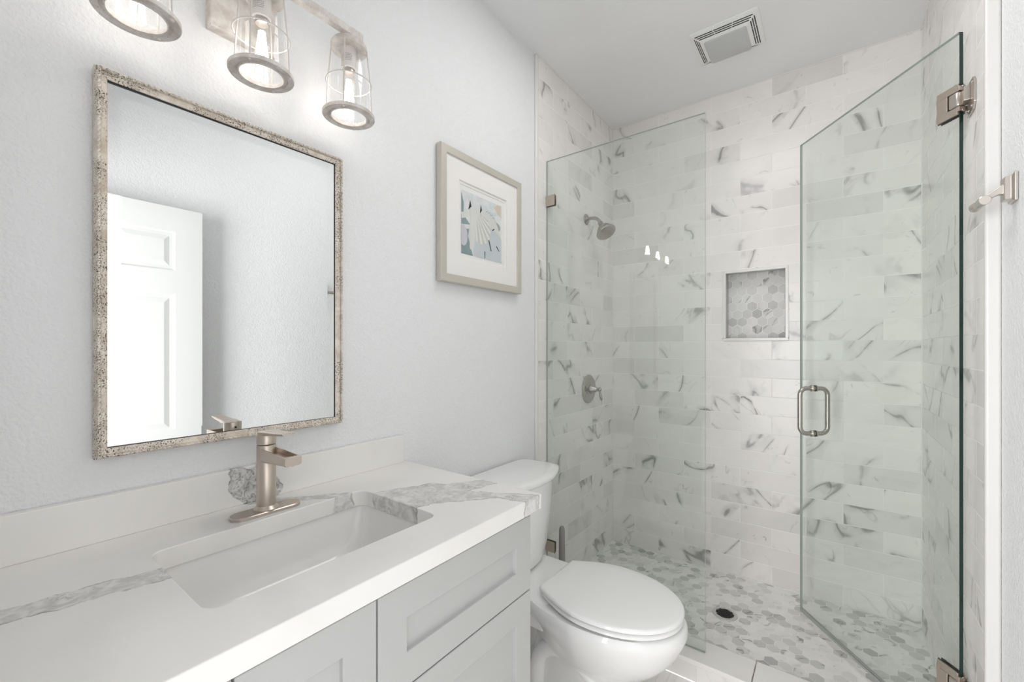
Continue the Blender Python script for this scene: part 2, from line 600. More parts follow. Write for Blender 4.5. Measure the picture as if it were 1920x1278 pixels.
# back wall with the niche cut in
NX0, NX1, NZ0, NZ1 = 0.695, 0.992, 1.385, 1.7685
m = MB()
for a, b, c, d in ((-0.12, NX0, -0.05, 2.9), (NX1, 1.66, -0.05, 2.9), (NX0, NX1, -0.05, NZ0), (NX0, NX1, NZ1, 2.9)):
    v = [m.bm.verts.new(p) for p in ((a, YB, c), (b, YB, c), (b, YB, d), (a, YB, d))]
    m._f(v)
m.mi = 1
ND = YB + 0.09
for q in (((NX0, YB, NZ0), (NX0, ND, NZ0), (NX0, ND, NZ1), (NX0, YB, NZ1)),
          ((NX1, YB, NZ0), (NX1, YB, NZ1), (NX1, ND, NZ1), (NX1, ND, NZ0)),
          ((NX0, YB, NZ1), (NX0, ND, NZ1), (NX1, ND, NZ1), (NX1, YB, NZ1)),
          ((NX0, YB, NZ0), (NX1, YB, NZ0), (NX1, ND, NZ0), (NX0, ND, NZ0))):
    m._f([m.bm.verts.new(p) for p in q])
m.mi = 2
m._f([m.bm.verts.new(p) for p in ((NX0, ND, NZ0), (NX1, ND, NZ0), (NX1, ND, NZ1), (NX0, ND, NZ1))])
m.mi = 0
m.box(-0.12, 1.66, YB + 0.1, YB + 0.2, -0.05, 2.9)
structure('wall_back', m, [M['tile_back'], M['niche_side'], M['hex_niche']])
# front wall with the doorway the photographer stands in
m = MB()
m.box(-0.12, 0.68, YF - 0.12, YF, -0.05, 2.9)
m.box(0.68, 1.60, YF - 0.12, YF, 2.06, 2.9)
structure('wall_front', m, M['wall'])
m = MB(); m.box(-0.12, 1.66, -0.2, 2.9, ZC, ZC + 0.1); structure('ceiling', m, M['ceil'])
m = MB(); m.box(-0.12, 1.66, -0.2, 1.80, -0.05, 0.0); structure('floor', m, M['floor_tile'])
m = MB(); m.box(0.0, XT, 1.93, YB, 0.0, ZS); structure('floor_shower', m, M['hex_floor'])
# curb: tiled face with a slab on top that overhangs
m = MB()
m.box(XL, XT, 1.806, 1.93, 0.0, 0.073)
structure('trim_1', m, M['curb_face'])
m = MB()
for a, b in ((XL, 0.376), (0.379, 0.944), (0.947, XT)):
    m.box(a, b, 1.793, 1.942, 0.073, 0.093)
structure('trim_2', m, M['curb_top'], bevel=0.004)
# white pencil edging where tile meets paint, and round the niche
m = MB(); m.box(0.0, 0.014, YTL - 0.020, YTL, 0.0, ZC); structure('trim_3', m, M['trim'], bevel=0.004)
m = MB(); m.box(XT - 0.002, XR, yE, yE + 0.016, 0.0, ZC); structure('trim_4', m, M['trim_dimmed'], bevel=0.006, smooth=40)
m = MB()
P0, P1, Q0, Q1 = 0.6855, 1.0005, 1.377, 1.777
t = 0.014
ya, yb = YB - 0.007, YB + 0.012
for a, b, c, d in ((P0, P1, Q0, Q0 + t), (P0, P1, Q1 - t, Q1), (P0, P0 + t, Q0 + t, Q1 - t), (P1 - t, P1, Q0 + t, Q1 - t)):
    m.box(a, b, ya, yb, c, d)
structure('trim_5', m, M['trim'], bevel=0.003)
# caulked joint under the ceiling and up the shower corners
m = MB()
m.box(XL, XT, YB - 0.004, YB, ZC - 0.004, ZC)
m.box(XL, XL + 0.004, YTL, YB, ZC - 0.004, ZC)
m.box(XT - 0.004, XT, yE, YB, ZC - 0.004, ZC)
m.box(XL, XL + 0.003, YB - 0.003, YB, ZS, ZC)
m.box(XT - 0.003, XT, YB - 0.003, YB, ZS, ZC)
m.box(XL, XT, YB - 0.004, YB, ZS, ZS + 0.004)
m.box(XL, XL + 0.004, 1.942, YB, ZS, ZS + 0.004)
m.box(XT - 0.004, XT, 1.942, YB, ZS, ZS + 0.004)
structure('trim_6', m, M['trim'])

# entry door, swung open against the right wall (seen in the mirror)
m = MB()
DX0, DX1, DY0, DY1, DZ1 = 1.445, 1.480, 0.010, 0.786, 2.032
m.box(DX0 + 0.008, DX1, DY0, DY1, 0.01, DZ1)
ys = [DY0, 0.119, 0.349, 0.443, 0.673, DY1]
zs = [0.01, 0.21, 0.80, 0.925, 1.605, 1.72, 1.912, DZ1]
for i in range(5):
    for j in range(7):
        if i % 2 == 1 and j % 2 == 1:
            a, b, c, d = ys[i], ys[i + 1], zs[j], zs[j + 1]
            # ogee edge falling into the panel, then the raised field
            def rr(g, x):
                return [Vector((x, a + g, c + g)), Vector((x, b - g, c + g)), Vector((x, b - g, d - g)), Vector((x, a + g, d - g))]
            m.loft([rr(0, DX0), rr(0.008, DX0 + 0.008), rr(0.018, DX0 + 0.009), rr(0.044, DX0 + 0.002)], False, True)
        else:
            m.box(DX0, DX0 + 0.009, ys[i], ys[i + 1], zs[j], zs[j + 1])
structure('door_1', m, M['door'])

# ------------------------------------------------------------------ vanity cabinet
CZ = 0.909
CX = 0.527            # carcass front
CF = 0.546            # door faces
CY0, CY1 = 0.006, 0.935
van = thing('vanity_cabinet', (0.28, 0.48, 0.0), 'light grey shaker vanity cabinet under the white quartz top', 'cabinet')
m = MB()
m.box(0.004, CX, CY1 - 0.018, CY1, 0.0, CZ - 0.0006)
m.box(0.004, CX, CY0, CY0 + 0.018, 0.0, CZ - 0.0006)
m.box(0.004, CX, CY0 + 0.018, CY1 - 0.018, 0.10, 0.118)
m.box(CX - 0.018, CX, CY0 + 0.018, CY1 - 0.018, CZ - 0.03, CZ - 0.0006)
m.box(CX - 0.018, CX, 0.436, 0.478, 0.118, CZ - 0.03)
m.box(CX - 0.018, CX, 0.478, CY1 - 0.018, 0.68, 0.72)
m.box(CX - 0.018, CX, 0.478, CY1 - 0.018, 0.395, 0.435)
m.box(CX - 0.018, CX, CY0 + 0.018, 0.436, 0.118, 0.15)
m.box(CX - 0.018, CX, 0.478, CY1 - 0.018, 0.118, 0.15)
m.box(0.40, 0.46, CY0 + 0.018, CY1 - 0.018, 0.0, 0.10)
m.build('body', M['cabinet'], van)


def shaker(name, y0, y1, z0, z1, rail, parent):
    m = MB()
    x0, x1 = CX + 0.001, CF

    def q(g, x):
        return [Vector((x, y0 + g, z0 + g)), Vector((x, y1 - g, z0 + g)), Vector((x, y1 - g, z1 - g)), Vector((x, y0 + g, z1 - g))]
    m.loft([q(0, x0), q(0, x1), q(rail, x1), q(rail + 0.0015, x1 - 0.0095)])
    return m.build(name, M['cabinet'], parent, bevel=0.0015)


shaker('drawer_front', 0.4600, 0.9345, 0.7000, 0.8935, 0.064, van)
shaker('drawer_front', 0.4600, 0.9345, 0.4180, 0.6965, 0.064, van)
shaker('drawer_front', 0.4600, 0.9345, 0.1150, 0.4145, 0.064, van)
shaker('door', 0.2340, 0.4565, 0.1150, 0.8935, 0.064, van)
shaker('door', 0.0100, 0.2305, 0.1150, 0.8935, 0.064, van)

# ------------------------------------------------------------------ quartz countertop with the sink opening
CTX, CTY0, CTY1, CT = 0.568, 0.003, 0.955, 0.9494
SX0, SX1, SY0, SY1, SR = 0.158, 0.455, 0.232, 0.688, 0.028
top = thing('countertop', (0.28, 0.49, CZ), 'white quartz countertop with wide grey veins and a rectangular sink cut-out', 'countertop')
m = MB()


def slab_with_hole(m, z0, z1):
    """outer rectangle with a rounded rectangular hole, both faces and walls"""
    inner = rrect(SX0, SX1, SY0, SY1, SR, 0, 8)
    n = len(inner)
    # outer ring sampled so that each inner vertex gets a partner
    cx, cy = (SX0 + SX1) / 2, (SY0 + SY1) / 2
    corners = [(CTX, CTY1), (0.002, CTY1), (0.002, CTY0), (CTX, CTY0)]
    outer = []
    per = n // 4
    for q in range(4):
        for i in range(per):
            outer.append(Vector((*corners[q], 0)))
    ti = [m.bm.verts.new((p.x, p.y, z1)) for p in inner]
    bi = [m.bm.verts.new((p.x, p.y, z0)) for p in inner]
    tc = [m.bm.verts.new((*c, z1)) for c in corners]
    bc = [m.bm.verts.new((*c, z0)) for c in corners]
    for i in range(n):
        j = (i + 1) % n
        qi, qj = i // per, j // per
        if qi == qj:
            m._f([ti[i], tc[qi], ti[j]])
            m._f([bi[i], bi[j], bc[qi]])
        else:
            m._f([ti[i], tc[qi], tc[qj], ti[j]])
            m._f([bi[i], bi[j], bc[qj], bc[qi]])
        m._f([ti[i], ti[j], bi[j], bi[i]])
    for q in range(4):
        r = (q + 1) % 4
        m._f([tc[q], bc[q], bc[r], tc[r]])


slab_with_hole(m, CZ, CT)
m.build('slab', M['quartz'], top, bevel=0.0022, smooth=40)
m = MB()
m.box(0.002, 0.021, CTY0, 0.942, CT, 1.0395)
m.build('backsplash', M['quartz_splash'], top, bevel=0.0018)

# undermount basin
sink = thing('sink', (0.306, 0.46, CZ), 'white rectangular undermount basin below the quartz top', 'sink')
m = MB()
e = 0.006
rim = [rrect(SX0 - 0.02, SX1 + 0.02, SY0 - 0.02, SY1 + 0.02, 0.03, CZ - 0.001, 8),
       rrect(SX0 - e, SX1 + e, SY0 - e, SY1 + e, SR + e, CZ - 0.001, 8),
       rrect(SX0 - e + 0.002, SX1 + e - 0.002, SY0 - e + 0.002, SY1 + e - 0.002, SR + e, CZ - 0.012, 8),
       rrect(SX0 + 0.004, SX1 - 0.004, SY0 + 0.006, SY1 - 0.010, SR + 0.01, CZ - 0.075, 8),
       rrect(SX0 + 0.020, SX1 - 0.018, SY0 + 0.035, SY1 - 0.055, 0.05, CZ - 0.112, 8),
       rrect(SX0 + 0.055, SX1 - 0.050, SY0 + 0.095, SY1 - 0.115, 0.05, CZ - 0.126, 8),
       rrect(0.296, 0.316, 0.450, 0.470, 0.0098, CZ - 0.131, 8)]
out = [rrect(0.290, 0.322, 0.444, 0.476, 0.0158, CZ - 0.140, 8),
       rrect(SX0 + 0.05, SX1 - 0.045, SY0 + 0.09, SY1 - 0.11, 0.05, CZ - 0.136, 8),
       rrect(SX0 - 0.008, SX1 + 0.008, SY0 - 0.006, SY1 + 0.002, 0.05, CZ - 0.08, 8),
       rrect(SX0 - 0.02, SX1 + 0.02, SY0 - 0.02, SY1 + 0.02, 0.03, CZ - 0.012, 8)]
m.loft(rim + out + [rim[0]], False, False)
m.build('basin', M['sink'], sink, smooth=45)
m = MB()
m.lathe([(0.0, 0.004), (0.021, 0.004), (0.023, 0.001), (0.023, -0.004)], (0.306, 0.46, CZ - 0.129))
m.build('drain_stopper', M['nickel_warm'], sink, smooth=40)

# ------------------------------------------------------------------ faucet
FX, FY = 0.112, 0.460
fau = thing('faucet', (FX, FY, CT), 'brushed nickel single-lever faucet standing behind the sink', 'faucet')
m = MB()
m.loft([rrect(FX - 0.026, FX + 0.026, FY - 0.0775, FY + 0.0775, 0.0258, CT + 0.0003, 10),
        rrect(FX - 0.026, FX + 0.026, FY - 0.0775, FY + 0.0775, 0.0258, CT + 0.0055, 10),
        rrect(FX - 0.0245, FX + 0.0245, FY - 0.076, FY + 0.076, 0.0243, CT + 0.007, 10)])
m.build('deck_plate', M['nickel_warm'], fau, smooth=40)
m = MB()
m.lathe([(0.0, 0), (0.0265, 0), (0.0265, 0.003), (0.0225, 0.0075), (0.0205, 0.010), (0.0205, 0.150), (0.0195, 0.1515), (0.0, 0.1515)],
        (FX, FY, CT + 0.0068), n=56)
m.build('column', M['nickel_warm'], fau, smooth=35)
m = MB()
# open-trough spout: tapering block with a hollow top
z0, z1 = 1.068, 1.101


def sect(x, hw, za, zb, r, lip, depth):
    """U-shaped closed section in the yz plane"""
    pts = [(-hw, zb), (-hw, za + r)]
    for i in range(1, 6):
        a = math.pi + i * math.pi / 12
        pts.append((-hw + r + r * math.cos(a), za + r + r * math.sin(a)))
    for i in range(0, 6):
        a = 1.5 * math.pi + i * math.pi / 12
        pts.append((hw - r + r * math.cos(a), za + r + r * math.sin(a)))
    pts += [(hw, za + r), (hw, zb), (hw - lip, zb), (hw - lip - 0.001, zb - depth), (-hw + lip + 0.001, zb - depth), (-hw + lip, zb)]
    return [Vector((x, FY + p, q)) for p, q in pts]


m.loft([sect(FX + 0.010, 0.0175, z0, z1, 0.008, 0.003, 0.011),
        sect(FX + 0.060, 0.0178, z0 + 0.004, z1 - 0.001, 0.007, 0.003, 0.011),
        sect(FX + 0.118, 0.0182, z0 + 0.009, z1 - 0.004, 0.006, 0.003, 0.009),
        sect(FX + 0.1182, 0.0182, z0 + 0.009, z1 - 0.004, 0.006, 0.003, 0.0005),
        sect(FX + 0.131, 0.0182, z0 + 0.010, z1 - 0.0045, 0.006, 0.003, 0.0004)])
m.lathe([(0.0, 0), (0.0095, 0), (0.0095, 0.004), (0, 0.004)], (FX + 0.113, FY, z0 + 0.0062))
m.build('spout', M['nickel_warm'], fau, smooth=30)
m = MB()
zb = CT + 0.0068 + 0.1535
m.lathe([(0.0, 0), (0.0198, 0), (0.0205, 0.001), (0.0205, 0.026), (0.0192, 0.0282), (0.0, 0.0285)], (FX, FY, zb), n=56)
zt = zb + 0.0265


def lev(x, hw, zc, t):
    return [Vector((x, FY + a * hw, zc + b * t)) for a, b in ((-1, -0.3), (-0.8, -1), (0.8, -1), (1, -0.3), (1, 0.5), (0.85, 1), (-0.85, 1), (-1, 0.5))]


m.loft([lev(FX - 0.014, 0.0125, zt, 0.0025), lev(FX + 0.0, 0.0200, zt + 0.001, 0.004), lev(FX + 0.02, 0.0195, zt + 0.002, 0.0055),
        lev(FX + 0.045, 0.0165, zt + 0.0035, 0.0042), lev(FX + 0.08, 0.0150, zt + 0.006, 0.0035), lev(FX + 0.110, 0.0140, zt + 0.009, 0.0028)])
m.mi = 1
m.lathe([(0.0, 0), (0.0026, 0), (0.0026, 0.0012), (0, 0.0012)], (FX - 0.0206, FY, zb + 0.015), (-1, 0, 0), 12)
m.build('handle', [M['nickel_warm'], M['black']], fau, smooth=32)

# ------------------------------------------------------------------ framed wall mirror
MY0, MY1, MZ0, MZ1 = 0.179, 0.711, 1.1145, 1.896
mir = thing('wall_mirror', (0.0, 0.445, 1.505), 'tall rectangular mirror in a speckled antique silver frame above the vanity', 'mirror')
m = MB()
m.sweep_frame([(0.002, 0.002), (0.0, 0.004), (0.0, 0.018), (0.0015, 0.021), (0.002, 0.0265), (0.004, 0.0295), (0.0070, 0.0300), (0.0085, 0.0275), (0.0088, 0.0235),
               (0.0105, 0.0220), (0.0150, 0.0205), (0.0190, 0.0185), (0.0198, 0.0165), (0.0202, 0.002)], (MY0, MY1, MZ0, MZ1), 1)
m.build('frame', [M['frame_silver'], M['black']], mir, smooth=30)
# twisted rope bead that runs along the frame's front edge
m = MB()
ins = 0.0058
per = [(MY0 + ins, MZ0 + ins), (MY1 - ins, MZ0 + ins), (MY1 - ins, MZ1 - ins), (MY0 + ins, MZ1 - ins)]
for i in range(4):
    a = Vector((0.0292, *per[i])); b = Vector((0.0292, *per[(i + 1) % 4]))
    L = (b - a).length
    nb = int(L / 0.0105)
    d = (b - a).normalized()
    nrm = d.cross(Vector((1, 0, 0)))
    for j in range(nb):
        c = a + d * ((j + 0.5) * L / nb)
        ax = (d * 0.84 + nrm * 0.40 + Vector((0.12, 0, 0))).normalized()
        m.lathe([(0.0, -0.0060), (0.0016, -0.0048), (0.0025, -0.0022), (0.0027, 0), (0.0025, 0.0022), (0.0016, 0.0048), (0, 0.0060)], c, ax, 8)
m.build('rope_bead', M['frame_silver'], mir, smooth=60)
m = MB()
g = 0.0203
bv = 0.021
xg = 0.0125
o_ = [(MY0 + g, MZ0 + g), (MY1 - g, MZ0 + g), (MY1 - g, MZ1 - g), (MY0 + g, MZ1 - g)]
i_ = [(MY0 + g + bv, MZ0 + g + bv), (MY1 - g - bv, MZ0 + g + bv), (MY1 - g - bv, MZ1 - g - bv), (MY0 + g + bv, MZ1 - g - bv)]
tilt = lambda y: 0.006 * (y - 0.445)       # the pane sits a hair out of parallel in its frame
m.loft([[Vector((0.004, y, z)) for y, z in o_], [Vector((xg - 0.0005 + tilt(y), y, z)) for y, z in o_], [Vector((xg + tilt(y), y, z)) for y, z in i_]])
m.build('mirror_glass', M['mirror'], mir)

# ------------------------------------------------------------------ three-lantern vanity light
LX, LZ0 = 0.1175, 1.972
LYS = (0.2240, 0.4477, 0.6730)
vl = thing('vanity_light', (0.0, 0.4477, 2.16), 'whitewashed bar light with three clear glass cage lanterns above the mirror', 'lamp')
m = MB()
m.box(0.0, 0.027, 0.372, 0.524, 2.090, 2.232)
m.build('backplate', M['lamp_wood'], vl, bevel=0.004)
m = MB()
m.box(LX - 0.010, LX + 0.010, 0.185, 0.712, 2.200, 2.221)
m.box(0.027, LX - 0.010, 0.4377, 0.4577, 2.2005, 2.2205)
m.build('bar', M['lamp_wood'], vl, bevel=0.0015)
for ly in LYS:
    m = MB()
    # bottom ring: stepped annulus
    m.ring_lathe([(0.0455, 0.000), (0.0480, -0.0005), (0.0500, 0.0035), (0.0530, 0.0030), (0.0545, 0.0), (0.0670, 0.0), (0.0682, 0.002), (0.0682, 0.0075), (0.0665, 0.0095), (0.0455, 0.0095)],
                 (LX, ly, LZ0), n=72)
    mr = m
    m = MB()
    # top cap and its stem on the bar
    m.lathe([(0.0, 0.0), (0.044, 0.0), (0.0470, -0.003), (0.0478, 0.0), (0.0470, 0.010), (0.0430, 0.016), (0.0130, 0.0185), (0.0, 0.0185)], (LX, ly, 2.160), n=56)
    m.box(LX - 0.0075, LX + 0.0075, ly - 0.0075, ly + 0.0075, 2.178, 2.201)
    # rivets under the ring
    for k in range(4):
        a = math.radians(45 + 90 * k)
        mr.lathe([(0, -0.0036), (0.0030, -0.0026), (0.0042, 0.0), (0.0042, 0.001), (0, 0.001)], (LX + 0.0605 * math.cos(a), ly + 0.0605 * math.sin(a), LZ0), n=12)
    lan = m.build('lantern', M['lamp_wood'], vl, smooth=35)
    mr.build('rim', M['lamp_wood'], lan, smooth=35)
    m = MB()
    # four uprights and the middle hoop
    for k in range(4):
        a = math.radians(45 + 90 * k)
        cs, sn = math.cos(a), math.sin(a)
        m.tube([(LX + 0.0605 * cs, ly + 0.0605 * sn, LZ0 + 0.006), (LX + 0.0560 * cs, ly + 0.0560 * sn, 2.066), (LX + 0.0475 * cs, ly + 0.0475 * sn, 2.160)], 0.0019, 8)
    m.tube([(LX + 0.0585 * math.cos(a), ly + 0.0585 * math.sin(a), 2.066) for a in [2 * math.pi * k / 48 for k in range(48)]], 0.0017, 8, closed=True)
    m.build('cage_wire', M['wire'], lan, smooth=60)
    m = MB()
    m.lathe([(0.0475, LZ0 + 0.009), (0.0475, LZ0 + 0.012), (0.0470, 2.03), (0.0445, 2.10), (0.0425, 2.135), (0.036, 2.152), (0.024, 2.159)], (LX, ly, 0), n=56, caps=False)
    m.build('glass_shade', M['lamp_glass'], lan, smooth=60)
    m = MB()
    m.lathe([(0.0, 0.0), (0.0195, 0.0), (0.0195, -0.054), (0.0175, -0.056), (0.0, -0.056)], (LX, ly, 2.160), n=36)
    m.mi = 1
    # printed caution lines on the socket
    for r_ in range(5):
        zc = 2.137 - r_ * 0.0042
        for q in range(9):
            a0 = math.radians(-95 + q * 9.5 + (r_ % 2) * 2)
            a1 = a0 + math.radians(7.0 if (q * 7 + r_ * 3) % 4 else 4.5)
            pts = [Vector((LX + 0.0197 * math.cos(a), ly + 0.0197 * math.sin(a), z)) for a, z in ((a0, zc), (a1, zc), (a1, zc + 0.0017), (a0, zc + 0.0017))]
            m._f([m.bm.verts.new(p) for p in pts])
    m.build('socket', [M['socket'], M['rod']], lan, smooth=35)
    m = MB()
    # screw collar, clear envelope and glowing filaments
    m.lathe([(0.0, 0), (0.0135, 0), (0.0135, -0.012), (0.0, -0.012)], (LX, ly, 2.105), n=28)
    m.mi = 1
    m.lathe([(0.0130, 2.094), (0.0150, 2.085), (0.0200, 2.060), (0.0230, 2.035), (0.0225, 2.018), (0.0165, 2.002), (0.0080, 1.9955), (0.0, 1.9945)], (LX, ly, 0), n=36, caps=False)
    m.mi = 2
    for k in range(8):
        a = 2 * math.pi * k / 8
        r0, r1 = 0.0060, 0.0125
        m.tube([(LX + r0 * math.cos(a), ly + r0 * math.sin(a), 2.075), (LX + r1 * math.cos(a + .25), ly + r1 * math.sin(a + .25), 2.016)], 0.0017, 6)
    m.build('bulb', [M['nickel'], M['bulb_glass'], M['filament']], lan, smooth=60)

# ------------------------------------------------------------------ framed shell picture
pic = thing('framed_picture', (0.0, 1.36, 1.845), 'framed seashell print with a white mat in a champagne frame beside the shower', 'picture')
PY0, PY1, PZ0, PZ1 = 1.106, 1.618, 1.588, 2.1035
m = MB()
m.sweep_frame([(0.0, 0.003), (0.0, 0.026), (0.002, 0.0285), (0.029, 0.0285), (0.0305, 0.0265), (0.0305, 0.003)], (PY0, PY1, PZ0, PZ1))
m.build('frame', M['pic_frame'], pic, smooth=30)
m = MB()
OY0, OY1, OZ0, OZ1 = 1.208, 1.513, 1.690, 1.995
IY0, IY1, IZ0, IZ1 = 1.216, 1.505, 1.700, 1.984
F0 = [(PY0 + 0.03, PZ0 + 0.03), (PY1 - 0.03, PZ0 + 0.03), (PY1 - 0.03, PZ1 - 0.03), (PY0 + 0.03, PZ1 - 0.03)]
O1 = [(OY0, OZ0), (OY1, OZ0), (OY1, OZ1), (OY0, OZ1)]
O2 = [(OY0 + .002, OZ0 + .002), (OY1 - .002, OZ0 + .002), (OY1 - .002, OZ1 - .002), (OY0 + .002, OZ1 - .002)]
I1 = [(IY0, IZ0), (IY1, IZ0), (IY1, IZ1), (IY0, IZ1)]
I2 = [(IY0 + .0015, IZ0 + .0015), (IY1 - .0015, IZ0 + .0015), (IY1 - .0015, IZ1 - .0015), (IY0 + .0015, IZ1 - .0015)]
m.loft([[Vector((x, y, z)) for y, z in L] for L, x in ((F0, 0.0225), (O1, 0.0225), (O2, 0.0175), (I1, 0.0170), (I2, 0.0145))], False, False)
m.build('mat', M['mat_board'], pic)
# the print: flat colour shapes of a beach still life, starfish, scallop and sand dollar
AY0, AY1, AZ0, AZ1 = 1.2265, 1.4820, 1.7110, 1.9635
PC = [plain('print_paper', (0.78, 0.77, 0.76), 0.8)]
k = NT('print_haze')
pp = k.pos(); sp = k.sep(pp)
nz = k.smooth(k.noise(pp, 16.0, 4, 0.6, 0.6), 0.35, 0.7)
k.bsdf(k.mix(nz, (0.58, 0.62, 0.63), (0.73, 0.735, 0.73)), 0.8); PC.append(k.m)
PC.append(plain('print_teal', (0.25, 0.33, 0.335), 0.8, vary=0.5))
PC.append(plain('print_starfish', (0.66, 0.66, 0.64), 0.8, bump=(160, 0.2, 0.001), vary=0.12))
k = NT('print_scallop')
sp = k.sep(k.pos())
ang = k.math('ARCTAN2', k.math('SUBTRACT', sp[1], 1.312), k.math('SUBTRACT', 1.905, sp[2]))
rib = k.math('SINE', k.math('MULTIPLY', ang, 30.0))
k.bsdf(k.mix(k.smooth(rib, -1, 1), (0.53, 0.53, 0.51), (0.70, 0.70, 0.675)), 0.8); PC.append(k.m)
PC.append(plain('print_sand_dollar', (0.55, 0.595, 0.615), 0.8, vary=0.10))
PC.append(plain('print_slit', (0.03, 0.035, 0.04), 0.8))
PC.append(plain('print_sand', (0.66, 0.585, 0.51), 0.8, vary=0.2))
PC.append(plain('print_lilac', (0.56, 0.555, 0.60), 0.8, vary=0.15))
PC.append(plain('print_shade', (0.40, 0.41, 0.41), 0.8, vary=0.3))
m = MB()
layer = [0.0146]


def flat(pts, mi):
    """pts in the print's own 0..1 frame, clipped to it"""
    m.mi = mi
    layer[0] += 0.00006
    vs = [m.bm.verts.new((layer[0], AY0 + (AY1 - AY0) * min(1, max(0, u)), AZ0 + (AZ1 - AZ0) * min(1, max(0, v)))) for u, v in pts]
    m._f(vs)


def blob(cu, cv, ru, rv, rot=0, n=28, amp=0.0, lob=5, ph=0.0):
    out = []
    for i in range(n):
        a = 2 * math.pi * i / n
        r = 1 + amp * math.cos(lob * a + ph)
        x, y = ru * r * math.cos(a), rv * r * math.sin(a)
        out.append((cu + x * math.cos(rot) - y * math.sin(rot), cv + x * math.sin(rot) + y * math.cos(rot)))
    return out


def limb(p0, p1, w0, w1):
    """rounded tapering arm"""
    a, b = Vector(p0), Vector(p1)
    d = (b - a).normalized(); nn = Vector((-d.y, d.x))
    out = [a + nn * w0, a - nn * w0, b - nn * w1]
    for i in range(1, 6):
        t_ = math.pi * i / 6
        out.append(b - nn * w1 * math.cos(t_) + d * w1 * math.sin(t_))
    out.append(b + nn * w1)
    return [(q.x, q.y) for q in out]


m.mi = 0
m._f([m.bm.verts.new((0.0146, y, z)) for y, z in I2])
flat([(0, 0), (1, 0), (1, 1), (0, 1)], 1)
flat([(0, 0.0), (0.0, 0.98), (0.06, 0.80), (0.05, 0.62), (0.2, 0.5), (0.16, 0.3), (0.22, 0.12), (0.27, 0.0)], 2)
flat([(0.80, 0.0), (1.0, 0.30), (1.0, 0.0)], 2)
flat([(0.80, 0.92), (0.88, 0.99), (1.0, 1.0), (1.0, 0.78), (0.90, 0.83)], 7)
flat(limb((0.0, 0.60), (0.42, 0.72), 0.05, 0.03), 3)
flat(limb((0.0, 0.42), (0.25, 0.47), 0.04, 0.03), 3)
flat(limb((0.45, 0.72), (0.90, 0.60), 0.10, 0.07), 9)
flat(limb((0.42, 0.80), (0.80, 0.66), 0.07, 0.05), 3)
flat(limb((0.70, 0.70), (1.0, 0.35), 0.13, 0.11), 3)
flat(limb((0.50, 0.60), (0.78, 0.46), 0.06, 0.05), 3)
flat(blob(0.20, 0.80, 0.035, 0.10, -0.25, 3), 6)
flat(blob(0.46, 0.80, 0.030, 0.09, -0.15, 3), 6)
flat(blob(0.68, 0.20, 0.40, 0.34, 0.1), 5)
flat(blob(0.46, 0.47, 0.25, 0.235, 0.15, 40, 0.02, 16), 4)
flat(limb((0.30, 0.72), (0.24, 0.14), 0.085, 0.05), 3)
flat(blob(0.30, 0.72, 0.10, 0.09), 3)
flat(blob(0.04, 0.30, 0.10, 0.17, 0.1), 8)
flat(limb((0.66, 0.335), (0.72, 0.17), 0.013, 0.011), 6)
flat(limb((0.86, 0.27), (0.93, 0.20), 0.011, 0.008), 6)
flat(limb((0.56, 0.13), (0.56, 0.02), 0.010, 0.008), 6)
flat(limb((0.75, 0.52), (0.80, 0.55), 0.010, 0.008), 6)
for q in range(9):
    u = 0.60 + q * 0.028
    flat(blob(u, 0.80 - (u - 0.6) ** 2 * 2.2 + (q % 2) * 0.02, 0.008, 0.010), 9)
m.build('print', PC, pic)

# ------------------------------------------------------------------ toilet
TY = 1.43
toi = thing('toilet', (0.40, TY, 0.0), 'white two-piece toilet with its lid closed between vanity and shower', 'toilet')


def egg(xb, xf, hw, z, n=48, back=0.62, p=2.0, yc=TY):
    """elongated outline: squarer at the back (xb), round at the front (xf)"""
    out = []
    xm = xb + (xf - xb) * 0.50
    for i in range(n):
        a = 2 * math.pi * i / n
        c, s = math.cos(a), math.sin(a)
        if c >= 0:
            x = xm + (xf - xm) * c
            y = hw * s
        else:
            x = xm + (xm - xb) * (-(abs(c) ** 0.85))
            w = back + (1 - back) * (1 - abs(c) ** 1.7)
            y = hw * math.copysign(abs(s) ** 0.55, s) * w
        out.append(Vector((x, yc + y, z)))
    return out


# bowl with rim, belly, pedestal and foot
m = MB()
m.loft([egg(0.30, 0.775, 0.165, 0.424, 56, 0.80), egg(0.225, 0.802, 0.196, 0.428, 56, 0.86), egg(0.220, 0.811, 0.202, 0.419, 56, 0.86),
        egg(0.218, 0.813, 0.203, 0.398, 56, 0.86), egg(0.22, 0.803, 0.196, 0.372, 56, 0.78), egg(0.24, 0.788, 0.184, 0.342, 56, 0.62),
        egg(0.25, 0.768, 0.168, 0.308, 56, 0.50), egg(0.25, 0.738, 0.146, 0.272, 56, 0.46), egg(0.25, 0.705, 0.122, 0.240, 56, 0.48), egg(0.25, 0.672, 0.101, 0.212, 56, 0.55),
        egg(0.245, 0.648, 0.090, 0.180, 56, 0.70), egg(0.235, 0.634, 0.086, 0.130, 56, 0.86), egg(0.225, 0.632, 0.090, 0.070, 56, 0.94),
        egg(0.215, 0.640, 0.104, 0.025, 56, 0.98), egg(0.213, 0.643, 0.108, 0.0, 56, 0.98)])
bowl = m.build('bowl', M['porcelain'], toi, smooth=60)
m = MB()
# raised deck behind the seat that carries the tank
m.loft([rrect(0.06, 0.36, TY - 0.115, TY + 0.115, 0.03, 0.30), rrect(0.045, 0.375, TY - 0.150, TY + 0.150, 0.04, 0.372),
        rrect(0.04, 0.385, TY - 0.164, TY + 0.164, 0.045, 0.410), rrect(0.04, 0.380, TY - 0.160, TY + 0.160, 0.045, 0.427), rrect(0.05, 0.37, TY - 0.150, TY + 0.150, 0.04, 0.431)])
m.build('deck', M['porcelain'], bowl, smooth=50)
m = MB()
